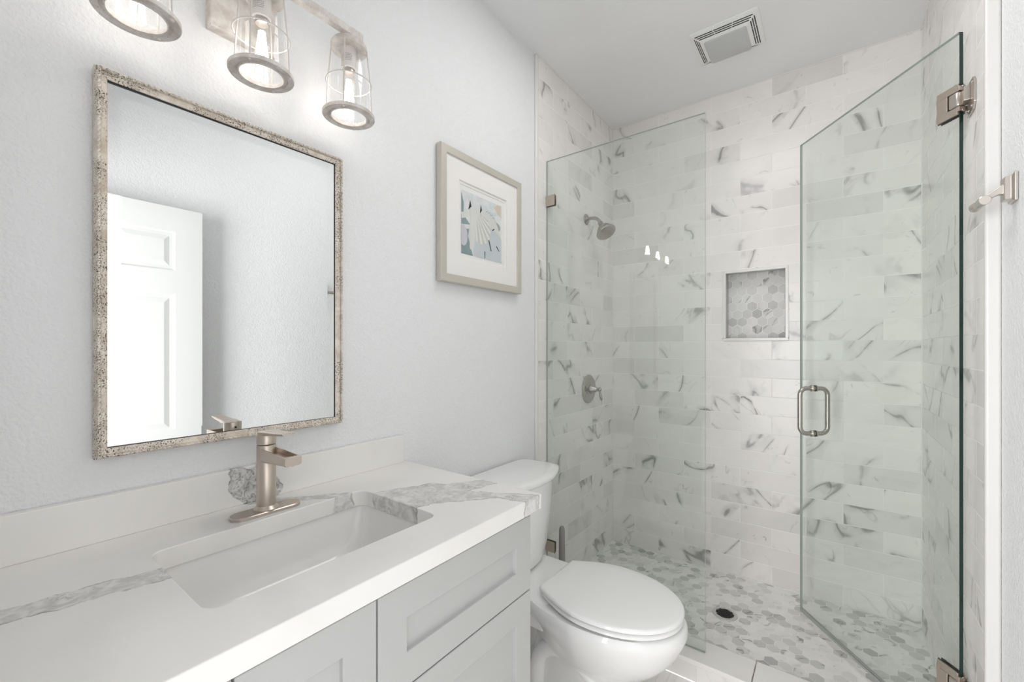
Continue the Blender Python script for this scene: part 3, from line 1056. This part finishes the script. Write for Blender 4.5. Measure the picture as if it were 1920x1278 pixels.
# trapway bulges on both sides
for sgn in (-1, 1):
    pts = [(0.58, TY + sgn * 0.055, 0.10), (0.53, TY + sgn * 0.068, 0.17), (0.46, TY + sgn * 0.074, 0.235), (0.385, TY + sgn * 0.078, 0.25), (0.315, TY + sgn * 0.080, 0.215),
           (0.290, TY + sgn * 0.080, 0.15), (0.29, TY + sgn * 0.080, 0.08), (0.29, TY + sgn * 0.080, 0.02)]
    m.tube(pts, [0.018, 0.026, 0.030, 0.032, 0.032, 0.032, 0.031, 0.031], 16)
m.build('trapway', M['porcelain'], bowl, smooth=60, subsurf=1)
for sgn in (-1, 1):
    m = MB()
    m.lathe([(0.016, 0), (0.016, 0.012), (0.012, 0.020), (0.0, 0.024)], (0.36, TY + sgn * 0.128, 0.001), n=20)
    m.build('bolt_cap', M['seat'], bowl, smooth=50)


def oval(xb, xf, hw, bw, z, n=64, yc=TY):
    """seat outline: a straight back edge of half-width bw with crisp corners, then a long egg"""
    out = []
    xm = xb + (xf - xb) * 0.44
    q = n // 4
    for i in range(q):                       # front right quarter, tip towards +y side
        a = 0.5 * math.pi * i / q
        out.append((xm + (xf - xm) * math.cos(a) ** 0.93, hw * math.sin(a) ** 1.0))
    for i in range(q + 1):                   # +y side back to the corner
        t_ = i / q
        out.append((xm + (xb - xm) * t_, bw + (hw - bw) * math.cos(0.5 * math.pi * t_)))
    half = out
    full = half + [(x, -y) for x, y in reversed(half[1:])]
    return [Vector((x, yc + y, z)) for x, y in full]


def seat_ring(xb, xf, hw, z0, z1, hole, name, rnd=0.006):
    m = MB()
    O = lambda g, z: oval(xb + g, xf - g, hw - g, 0.122 - g, z)
    L = [O(rnd, z0), O(0, z0 + rnd * 0.8), O(0, z1 - rnd), O(rnd * 0.5, z1 - rnd * 0.3), O(rnd * 1.6, z1)]
    if hole:
        h0 = oval(xb + 0.09, xf - 0.065, hw - 0.07, 0.075, z1)
        h1 = oval(xb + 0.09, xf - 0.065, hw - 0.07, 0.075, z0)
        m.loft(L + [h0, h1, L[0]], False, False)
    else:
        m.loft(L + [oval(xb + 0.05, xf - 0.06, hw - 0.05, 0.08, z1 + 0.003), oval(xb + 0.18, xf - 0.20, 0.03, 0.02, z1 + 0.005)])
    return m.build(name, M['seat'], toi, smooth=50)


seat_ring(0.338, 0.799, 0.193, 0.4330, 0.4470, True, 'seat')
seat_ring(0.330, 0.802, 0.195, 0.4520, 0.4690, False, 'lid')
for sgn in (-1, 1):
    m = MB()
    m.loft([rrect(0.312, 0.350, TY + sgn * 0.075 - 0.022, TY + sgn * 0.075 + 0.022, 0.006, 0.429), rrect(0.312, 0.350, TY + sgn * 0.075 - 0.022, TY + sgn * 0.075 + 0.022, 0.006, 0.450),
            rrect(0.318, 0.344, TY + sgn * 0.075 - 0.018, TY + sgn * 0.075 + 0.018, 0.006, 0.456)])
    m.build('hinge', M['seat'], toi, smooth=40)


def tank_ring(xb, xf, bulge, hw, z, n=12, r=0.035):
    """D outline: straight back, bowed front"""
    out = []
    for i in range(n + 1):      # front from +y to -y
        t_ = 1 - 2 * i / n
        out.append(Vector((xf + bulge * (1 - abs(t_) ** 2.2), TY + t_ * (hw - 0.012), z)))
    out.append(Vector((xf - 0.025, TY - hw, z)))
    out.append(Vector((xb + r, TY - hw + 0.006, z)))
    out.append(Vector((xb + 0.008, TY - hw + 0.024, z)))
    out.append(Vector((xb, TY - hw + 0.055, z)))
    out.append(Vector((xb, TY + hw - 0.055, z)))
    out.append(Vector((xb + 0.008, TY + hw - 0.024, z)))
    out.append(Vector((xb + r, TY + hw - 0.006, z)))
    out.append(Vector((xf - 0.025, TY + hw, z)))
    return out


m = MB()
m.loft([tank_ring(0.062, 0.164, 0.028, 0.132, 0.4385), tank_ring(0.050, 0.176, 0.036, 0.156, 0.4435), tank_ring(0.035, 0.186, 0.040, 0.172, 0.50), tank_ring(0.028, 0.193, 0.045, 0.190, 0.64), tank_ring(0.024, 0.198, 0.048, 0.205, 0.783)])
m.build('tank', M['porcelain'], toi, smooth=50)
m = MB()
m.loft([tank_ring(0.022, 0.202, 0.050, 0.210, 0.783), tank_ring(0.016, 0.212, 0.054, 0.221, 0.790), tank_ring(0.014, 0.215, 0.056, 0.225, 0.800), tank_ring(0.014, 0.215, 0.056, 0.225, 0.812),
        tank_ring(0.018, 0.210, 0.054, 0.220, 0.819), tank_ring(0.030, 0.195, 0.050, 0.205, 0.822)])
m.build('tank_lid', M['porcelain'], toi, smooth=50)

# grey handle standing behind the toilet by the glass
br = thing('toilet_brush', (0.176, 1.735, 0.0), 'grey upright rod handle standing behind the toilet beside the shower glass', 'toilet brush')
m = MB()
m.lathe([(0.0, 0.0), (0.045, 0.0), (0.047, 0.01), (0.043, 0.14), (0.040, 0.142), (0.0, 0.142)], (0.176, 1.735, 0.001), n=32)
m.build('holder', M['rod'], br, smooth=40)
m = MB()
m.lathe([(0.012, 0.14), (0.0155, 0.17), (0.0150, 0.40), (0.0135, 0.49), (0.0095, 0.503), (0.0, 0.506)], (0.176, 1.735, 0.0), n=24)
m.build('handle', M['rod'], br, smooth=50)

# ------------------------------------------------------------------ fixed shower glass
GY0, GY1 = 1.861, 1.871
GZ0, GZ1 = 0.096, 2.296
GX1 = 0.7726
fx = thing('shower_glass_panel', (0.39, 1.866, 0.093), 'fixed clear glass shower panel beside the toilet, clamped to the left wall', 'shower screen')


def glass_sheet(m, c):
    """8 corner box; the four thin edges get material 1, the two faces material 0; c = (p0, p1, z0, z1, nrm half thickness)"""
    p0, p1, z0, z1, h = c
    v = [m.bm.verts.new((p.x + s * h.x, p.y + s * h.y, z)) for s in (-1, 1) for p, z in ((p0, z0), (p1, z0), (p1, z1), (p0, z1))]
    m.mi = 0
    m._f([v[0], v[1], v[2], v[3]]); m._f([v[7], v[6], v[5], v[4]])
    m.mi = 1
    for i in range(4):
        j = (i + 1) % 4
        m._f([v[i], v[j], v[4 + j], v[4 + i]])


m = MB()
glass_sheet(m, (Vector((XL + 0.003, 1.866)), Vector((GX1, 1.866)), GZ0, GZ1, Vector((0, 0.005))))
m.build('glass_sheet', [M['glass'], M['glass_edge_light']], fx)
for zc in (2.089, 0.326):
    m = MB()
    m.box(XL, XL + 0.052, GY0 - 0.0055, GY0, zc - 0.027, zc + 0.027)
    m.box(XL, XL + 0.052, GY1, GY1 + 0.0055, zc - 0.027, zc + 0.027)
    m.box(XL, XL + 0.0029, GY0, GY1, zc - 0.027, zc + 0.027)
    c_ = m.build('clamp', M['nickel_warm'], fx, bevel=0.001)
    m = MB()
    m.box(XL + 0.003, XL + 0.0535, GY0 - 0.0013, GY0 - 0.0001, zc - 0.0285, zc + 0.0285)
    m.build('gasket', M['rubber'], c_)
m = MB()
m.box(XL + 0.003, GX1 - 0.002, GY0 + 0.001, GY1 - 0.001, 0.0931, 0.0958)
m.build('bottom_seal', M['seal'], fx)

# ------------------------------------------------------------------ hinged shower door, swung into the shower
H = Vector((1.4985, 1.8480))
DD = Vector((-0.5943, 0.8043)).normalized()
DN = Vector((-DD.y, DD.x))          # towards the shower's inside
if DN.x > 0:
    DN = -DN                        # (-0.80,-0.59): the side facing the toilet
DW = 0.722
dr = thing('shower_door', (H.x, H.y, 0.104), 'frameless clear glass shower door swung open into the shower on two nickel hinges', 'shower door')


def dp(d, n, z):
    return Vector((H.x + DD.x * d + DN.x * n, H.y + DD.y * d + DN.y * n, z))


m = MB()
h2 = DN * 0.006
pA, pB = H + DD * 0.0, H + DD * DW
glass_sheet(m, (pA, pB, 0.110, 2.292, h2))
for f in m.bm.faces:                # the hinge edge is the thick green one
    if f.material_index == 1:
        c = f.calc_center_median()
        if (Vector((c.x, c.y)) - pA).length < 0.02:
            f.material_index = 2
m.build('glass_sheet', [M['glass'], M['glass_edge_light'], M['glass_edge']], dr)


def dbox(m, d0, d1, n0, n1, z0, z1):
    v = [m.bm.verts.new(dp(d, n, z)) for z in (z0, z1) for d, n in ((d0, n0), (d1, n0), (d1, n1), (d0, n1))]
    for q in ((0, 3, 2, 1), (4, 5, 6, 7), (0, 1, 5, 4), (1, 2, 6, 5), (2, 3, 7, 6), (3, 0, 4, 7)):
        m._f([v[i] for i in q])


m = MB()
dbox(m, 0.02, DW, -0.006, 0.006, 0.0985, 0.116)
m.build('drip_seal', M['seal'], dr, bevel=0.002)
for zc in (2.089, 0.306):
    m = MB()
    hh = 0.046
    for s in (1, -1):
        n0, n1 = (0.0055, 0.0125) if s > 0 else (-0.0125, -0.0055)
        # C-shaped clamp plate with the slot for the barrel
        dbox(m, 0.0, 0.063, n0, n1, zc + 0.024, zc + hh)
        dbox(m, 0.0, 0.063, n0, n1, zc - hh, zc - 0.024)
        dbox(m, 0.030, 0.063, n0, n1, zc - 0.024, zc + 0.024)
    for a, b in ((zc + 0.024, zc + hh), (zc - hh, zc - 0.024)):
        dbox(m, -0.006, 0.0, -0.0125, 0.0125, a, a + 0.014) if a > zc else dbox(m, -0.006, 0.0, -0.0125, 0.0125, b - 0.014, b)
    hg = m.build('hinge', M['nickel_warm'], dr, bevel=0.0012)
    m = MB()
    dbox(m, -0.005, 0.026, -0.0118, 0.0150, zc - 0.0225, zc + 0.0225)
    m.build('barrel', M['nickel'], hg, bevel=0.006, smooth=40)
    m = MB()
    # wall plate with clipped corners, and the bracket that carries the barrel
    zw = zc - 0.016
    zz = [(1.768, zw - 0.030), (1.768, zw + 0.030), (1.784, zw + 0.047), (1.846, zw + 0.047), (1.846, zw - 0.047), (1.784, zw - 0.047)]
    m.prism([Vector((XT - 0.0055, y, z)) for y, z in zz], (0.0053, 0, 0))
    m.box(XT - 0.019, XT - 0.0055, 1.806, 1.845, zc - 0.023, zc + 0.019)
    wp = m.build('wall_plate', M['nickel'], hg, bevel=0.0012)
    m = MB()
    for z in (zw + 0.0345, zw - 0.0345):
        for y in (1.790, 1.830):
            m.lathe([(0.0, 0), (0.0042, 0), (0.0034, 0.0022), (0, 0.0026)], (XT - 0.0055, y, z), (-1, 0, 0), 14)
    for s in (1, -1):
        p = dp(-0.0062, 0, zc + s * 0.036)
        m.lathe([(0, 0), (0.0045, 0), (0.0038, 0.0018), (0, 0.002)], p, (-DD.x, -DD.y, 0), 14)
    m.build('screw', M['nickel_dark'], hg, smooth=40)
    m = MB()
    dbox(m, -0.001, 0.066, 0.0046, 0.0056, zc - hh - 0.002, zc + hh + 0.002)
    dbox(m, -0.001, 0.066, -0.0056, -0.0046, zc - hh - 0.002, zc + hh + 0.002)
    m.build('gasket', M['rubber'], hg)
# back-to-back pull handle
hd, hz0, hz1, so = 0.638, 0.951, 1.155, 0.062
pts_out = []


def pull_path(sg):
    a = dp(hd, sg * 0.005, hz1); b = dp(hd, sg * so, hz1); c = dp(hd, sg * so, hz0); d = dp(hd, sg * 0.005, hz0)
    mid = (b + c) / 2
    return [a] + arc_path(a, b, mid, 0.030) + arc_path(mid, c, d, 0.030) + [d]


m = MB(); m.tube(pull_path(1), 0.0098, 18); m.tube(pull_path(-1), 0.0098, 18)
hdl = m.build('pull_handle', M['nickel_dark'], dr, smooth=60)
m = MB()
for z in (hz0, hz1):
    for sg in (1, -1):
        m.lathe([(0.0, 0.0), (0.0145, 0.0), (0.0150, 0.002), (0.0150, 0.0065), (0.0138, 0.008), (0.0, 0.008)], dp(hd, sg * 0.0062, z), (DN.x * sg, DN.y * sg, 0), 28)
m.build('washer', M['nickel'], hdl, smooth=40)
m = MB()
for z in (hz0, hz1):
    for sg in (1, -1):
        m.lathe([(0.0, 0.0), (0.0142, 0.0), (0.0142, 0.0012), (0.0, 0.0012)], dp(hd, sg * 0.0051, z), (DN.x * sg, DN.y * sg, 0), 24)
m.build('gasket', M['rubber'], hdl, smooth=40)

# ------------------------------------------------------------------ shower head, valve, drain
sh = thing('showerhead', (XL, 2.306, 2.106), 'brushed nickel bell shower head on a curved arm from the left tiled wall', 'shower head')
m = MB()
m.lathe([(0.0, 0.0), (0.031, 0.0), (0.031, 0.003), (0.027, 0.007), (0.017, 0.010), (0.014, 0.014), (0.0, 0.014)], (XL, 2.306, 2.106), (1, 0, 0), 36)
m.build('flange', M['nickel_dark'], sh, smooth=40)
hax = Vector((0.55, -0.20, -0.81)).normalized()
j0 = Vector((0.103, 2.306, 2.066))
m = MB()
arm = [Vector((XL + 0.012, 2.306, 2.106)), Vector((XL + 0.035, 2.306, 2.107)), Vector((XL + 0.055, 2.306, 2.104)), Vector((XL + 0.072, 2.306, 2.095)), Vector((XL + 0.085, 2.306, 2.081)), j0]
m.tube(arm, 0.0092, 16)
m.build('arm', M['nickel_dark'], sh, smooth=60)
m = MB()
HP = [(0.0, -0.006), (0.0125, -0.006), (0.0135, 0.0), (0.0130, 0.010), (0.0155, 0.014), (0.0160, 0.020), (0.0215, 0.024), (0.0300, 0.032), (0.0385, 0.044), (0.0425, 0.056), (0.0445, 0.062),
      (0.0495, 0.064), (0.0515, 0.067), (0.0515, 0.071), (0.0480, 0.0745), (0.0445, 0.0735), (0.0, 0.0735)]
m.lathe([(q * 1.12, h * 1.10) for q, h in HP], j0, hax, 48)
hd_ = m.build('head', M['nickel_dark'], sh, smooth=35)
m = MB()
rot = Vector((0, 0, 1)).rotation_difference(hax).to_matrix()
for ringr, cnt in ((0.010, 6), (0.021, 12), (0.031, 18), (0.040, 24)):
    for i in range(cnt):
        a = 2 * math.pi * i / cnt
        m.lathe([(0.0018, 0.0), (0.0014, 0.0022), (0.0, 0.0024)], j0 + rot @ Vector((ringr * math.cos(a), ringr * math.sin(a), 0.0735 * 1.10)), hax, 7)
nz_ = m.build('nozzle', M['rod'], hd_, smooth=50)
nz_['kind'] = 'stuff'

vv = thing('shower_valve', (XL, 2.335, 1.091), 'round nickel shower valve plate with a lever on the left tiled wall', 'shower valve')
m = MB()
m.lathe([(0.0, 0.0), (0.086, 0.0), (0.086, 0.003), (0.080, 0.009), (0.066, 0.0125), (0.058, 0.011), (0.050, 0.0115), (0.036, 0.017), (0.0, 0.018)], (XL, 2.335, 1.091), (1, 0, 0), 56)
m.build('escutcheon', M['nickel_dark'], vv, smooth=40)
m = MB()
m.lathe([(0.027, 0.014), (0.027, 0.024), (0.022, 0.032), (0.0175, 0.036), (0.0165, 0.050), (0.0125, 0.055), (0.0105, 0.062), (0.012, 0.068), (0.0135, 0.074), (0.009, 0.082), (0.0, 0.084)], (XL, 2.335, 1.091), (1, 0, 0), 36)
m.tube([(XL + 0.071, 2.335, 1.091), (XL + 0.073, 2.338, 1.075), (XL + 0.076, 2.343, 1.055), (XL + 0.078, 2.348, 1.035), (XL + 0.078, 2.349, 1.026)], [0.0065, 0.0055, 0.0070, 0.0085, 0.0045], 14)
m.build('lever', M['nickel_dark'], vv, smooth=45)

dn = thing('floor_drain', (0.772, 2.262, ZS), 'round metal drain grate set in the hexagon mosaic shower floor', 'drain')
m = MB()
m.ring_lathe([(0.040, 0.0005), (0.040, 0.0035), (0.046, 0.0042), (0.053, 0.0035), (0.055, 0.0008)], (0.772, 2.262, ZS), n=48)
m.build('rim', M['steel'], dn, smooth=40)
m = MB()
sq = 0.0062
for i in range(-4, 5):
    for j in range(-4, 5):
        x, y = i * 0.0093, j * 0.0093
        # bars between the square holes
        if math.hypot(x, y) < 0.040:
            m.box(0.772 + x - 0.0028, 0.772 + x + 0.0028, 2.262 + y - 0.0062, 2.262 + y + 0.0062, ZS + 0.0012, ZS + 0.0030)
            m.box(0.772 + x - 0.0062, 0.772 + x + 0.0062, 2.262 + y - 0.0028, 2.262 + y + 0.0028, ZS + 0.0012, ZS + 0.0030)
m.build('grate', M['steel'], dn)
m = MB()
m.lathe([(0.0, 0.0003), (0.0405, 0.0003), (0.0405, 0.0008), (0.0, 0.0008)], (0.772, 2.262, ZS), n=40)
m.build('drain_well', M['black'], dn)

# ------------------------------------------------------------------ ceiling exhaust fan
ef = thing('exhaust_fan', (0.791, 2.221, ZC), 'white square exhaust fan cover with slots and a grey light lens on the ceiling', 'exhaust fan')
EX0, EX1, EY0, EY1 = 0.648, 0.934, 2.088, 2.354
m = MB()
zc_ = ZC - 0.0005


def sq_(g, z, r=0.012):
    return rrect(EX0 + g, EX1 - g, EY0 + g, EY1 - g, r, z, 5)


m.loft([sq_(0, zc_), sq_(0, zc_ - 0.006), sq_(0.008, zc_ - 0.010), sq_(0.016, zc_ - 0.0115), sq_(0.046, zc_ - 0.026), sq_(0.052, zc_ - 0.0275, 0.01)])
m.build('grille', M['plastic'], ef, smooth=35)
m = MB()


def sl(p, q, w=0.0021):
    """a slot lying on the sloped border"""
    a, b = Vector(p), Vector(q)
    d = (b - a).normalized()
    cx_, cy_ = (EX0 + EX1) / 2, (EY0 + EY1) / 2
    n_ = Vector((d.y, -d.x, 0))
    dz = 0.0
    vs = []
    for P_, s_ in ((a, 1), (b, 1), (b, -1), (a, -1)):
        v_ = P_ + n_ * w * s_
        g = min(v_.x - EX0, EX1 - v_.x, v_.y - EY0, EY1 - v_.y)
        z = zc_ - 0.0115 - 0.0145 * max(0, min(1, (g - 0.016) / 0.030)) - 0.0004
        vs.append(m.bm.verts.new((v_.x, v_.y, z)))
    m._f(vs)


for g in (0.0195, 0.0275, 0.0355):
    for f0, f1 in ((0.0, 0.325), (0.337, 0.663), (0.675, 1.0)):
        xa, xb = EX0 + g + 0.004, EX1 - g - 0.004
        sl((xa + (xb - xa) * f0, EY0 + g, 0), (xa + (xb - xa) * f1, EY0 + g, 0))
        sl((xa + (xb - xa) * f0, EY1 - g, 0), (xa + (xb - xa) * f1, EY1 - g, 0))
        ya_, yb_ = EY0 + g + 0.010, EY1 - g - 0.010
        sl((EX0 + g, ya_ + (yb_ - ya_) * f0, 0), (EX0 + g, ya_ + (yb_ - ya_) * f1, 0))
        sl((EX1 - g, ya_ + (yb_ - ya_) * f0, 0), (EX1 - g, ya_ + (yb_ - ya_) * f1, 0))
m.build('slot', M['slot'], ef)
m = MB()
m.loft([rrect(EX0 + 0.054, EX1 - 0.054, EY0 + 0.054, EY1 - 0.030, 0.012, zc_ - 0.020), rrect(EX0 + 0.054, EX1 - 0.054, EY0 + 0.054, EY1 - 0.030, 0.012, zc_ - 0.030),
        rrect(EX0 + 0.060, EX1 - 0.060, EY0 + 0.060, EY1 - 0.036, 0.012, zc_ - 0.034)])
m.build('light_lens', M['lens'], ef, smooth=40)

# ------------------------------------------------------------------ robe hook on the right wall
hk = thing('robe_hook', (XR, 1.572, 1.727), 'nickel robe hook with a short round peg on the right painted wall', 'hook')
m = MB()
hy, hz = 1.572, 1.727


def sq2(x, a, b):
    return [Vector((x, hy + s * a, hz + t_ * b)) for s, t_ in ((-1, -1), (1, -1), (1, 1), (-1, 1))]


m.loft([sq2(XR - 0.0002, 0.024, 0.034), sq2(XR - 0.006, 0.024, 0.034), sq2(XR - 0.010, 0.016, 0.028), sq2(XR - 0.020, 0.016, 0.028), sq2(XR - 0.022, 0.0145, 0.0265)])
m.build('base', M['nickel'], hk, bevel=0.0012)
m = MB()


def arm_s(x, y, z, a, b):
    return [Vector((x, y + s * a, z + t_ * b)) for s, t_ in ((-1, -1), (1, -1), (1, 1), (-1, 1))]


m.loft([arm_s(XR - 0.020, hy, hz, 0.009, 0.013), arm_s(XR - 0.030, hy, hz - 0.003, 0.008, 0.009), arm_s(XR - 0.041, hy, hz - 0.011, 0.0075, 0.0075), arm_s(XR - 0.054, hy, hz - 0.021, 0.008, 0.0075)])
m.build('arm', M['nickel'], hk, bevel=0.002, smooth=40)
m = MB()
m.lathe([(0.0, -0.018), (0.0105, -0.018), (0.0115, -0.017), (0.0115, 0.013), (0.0100, 0.016), (0.0100, 0.060), (0.0112, 0.063), (0.0120, 0.078), (0.0100, 0.081), (0.0, 0.081)],
        (XR - 0.054, hy, hz - 0.022), (0, 1, 0.06), 32)
m.build('peg', M['nickel'], hk, smooth=40)
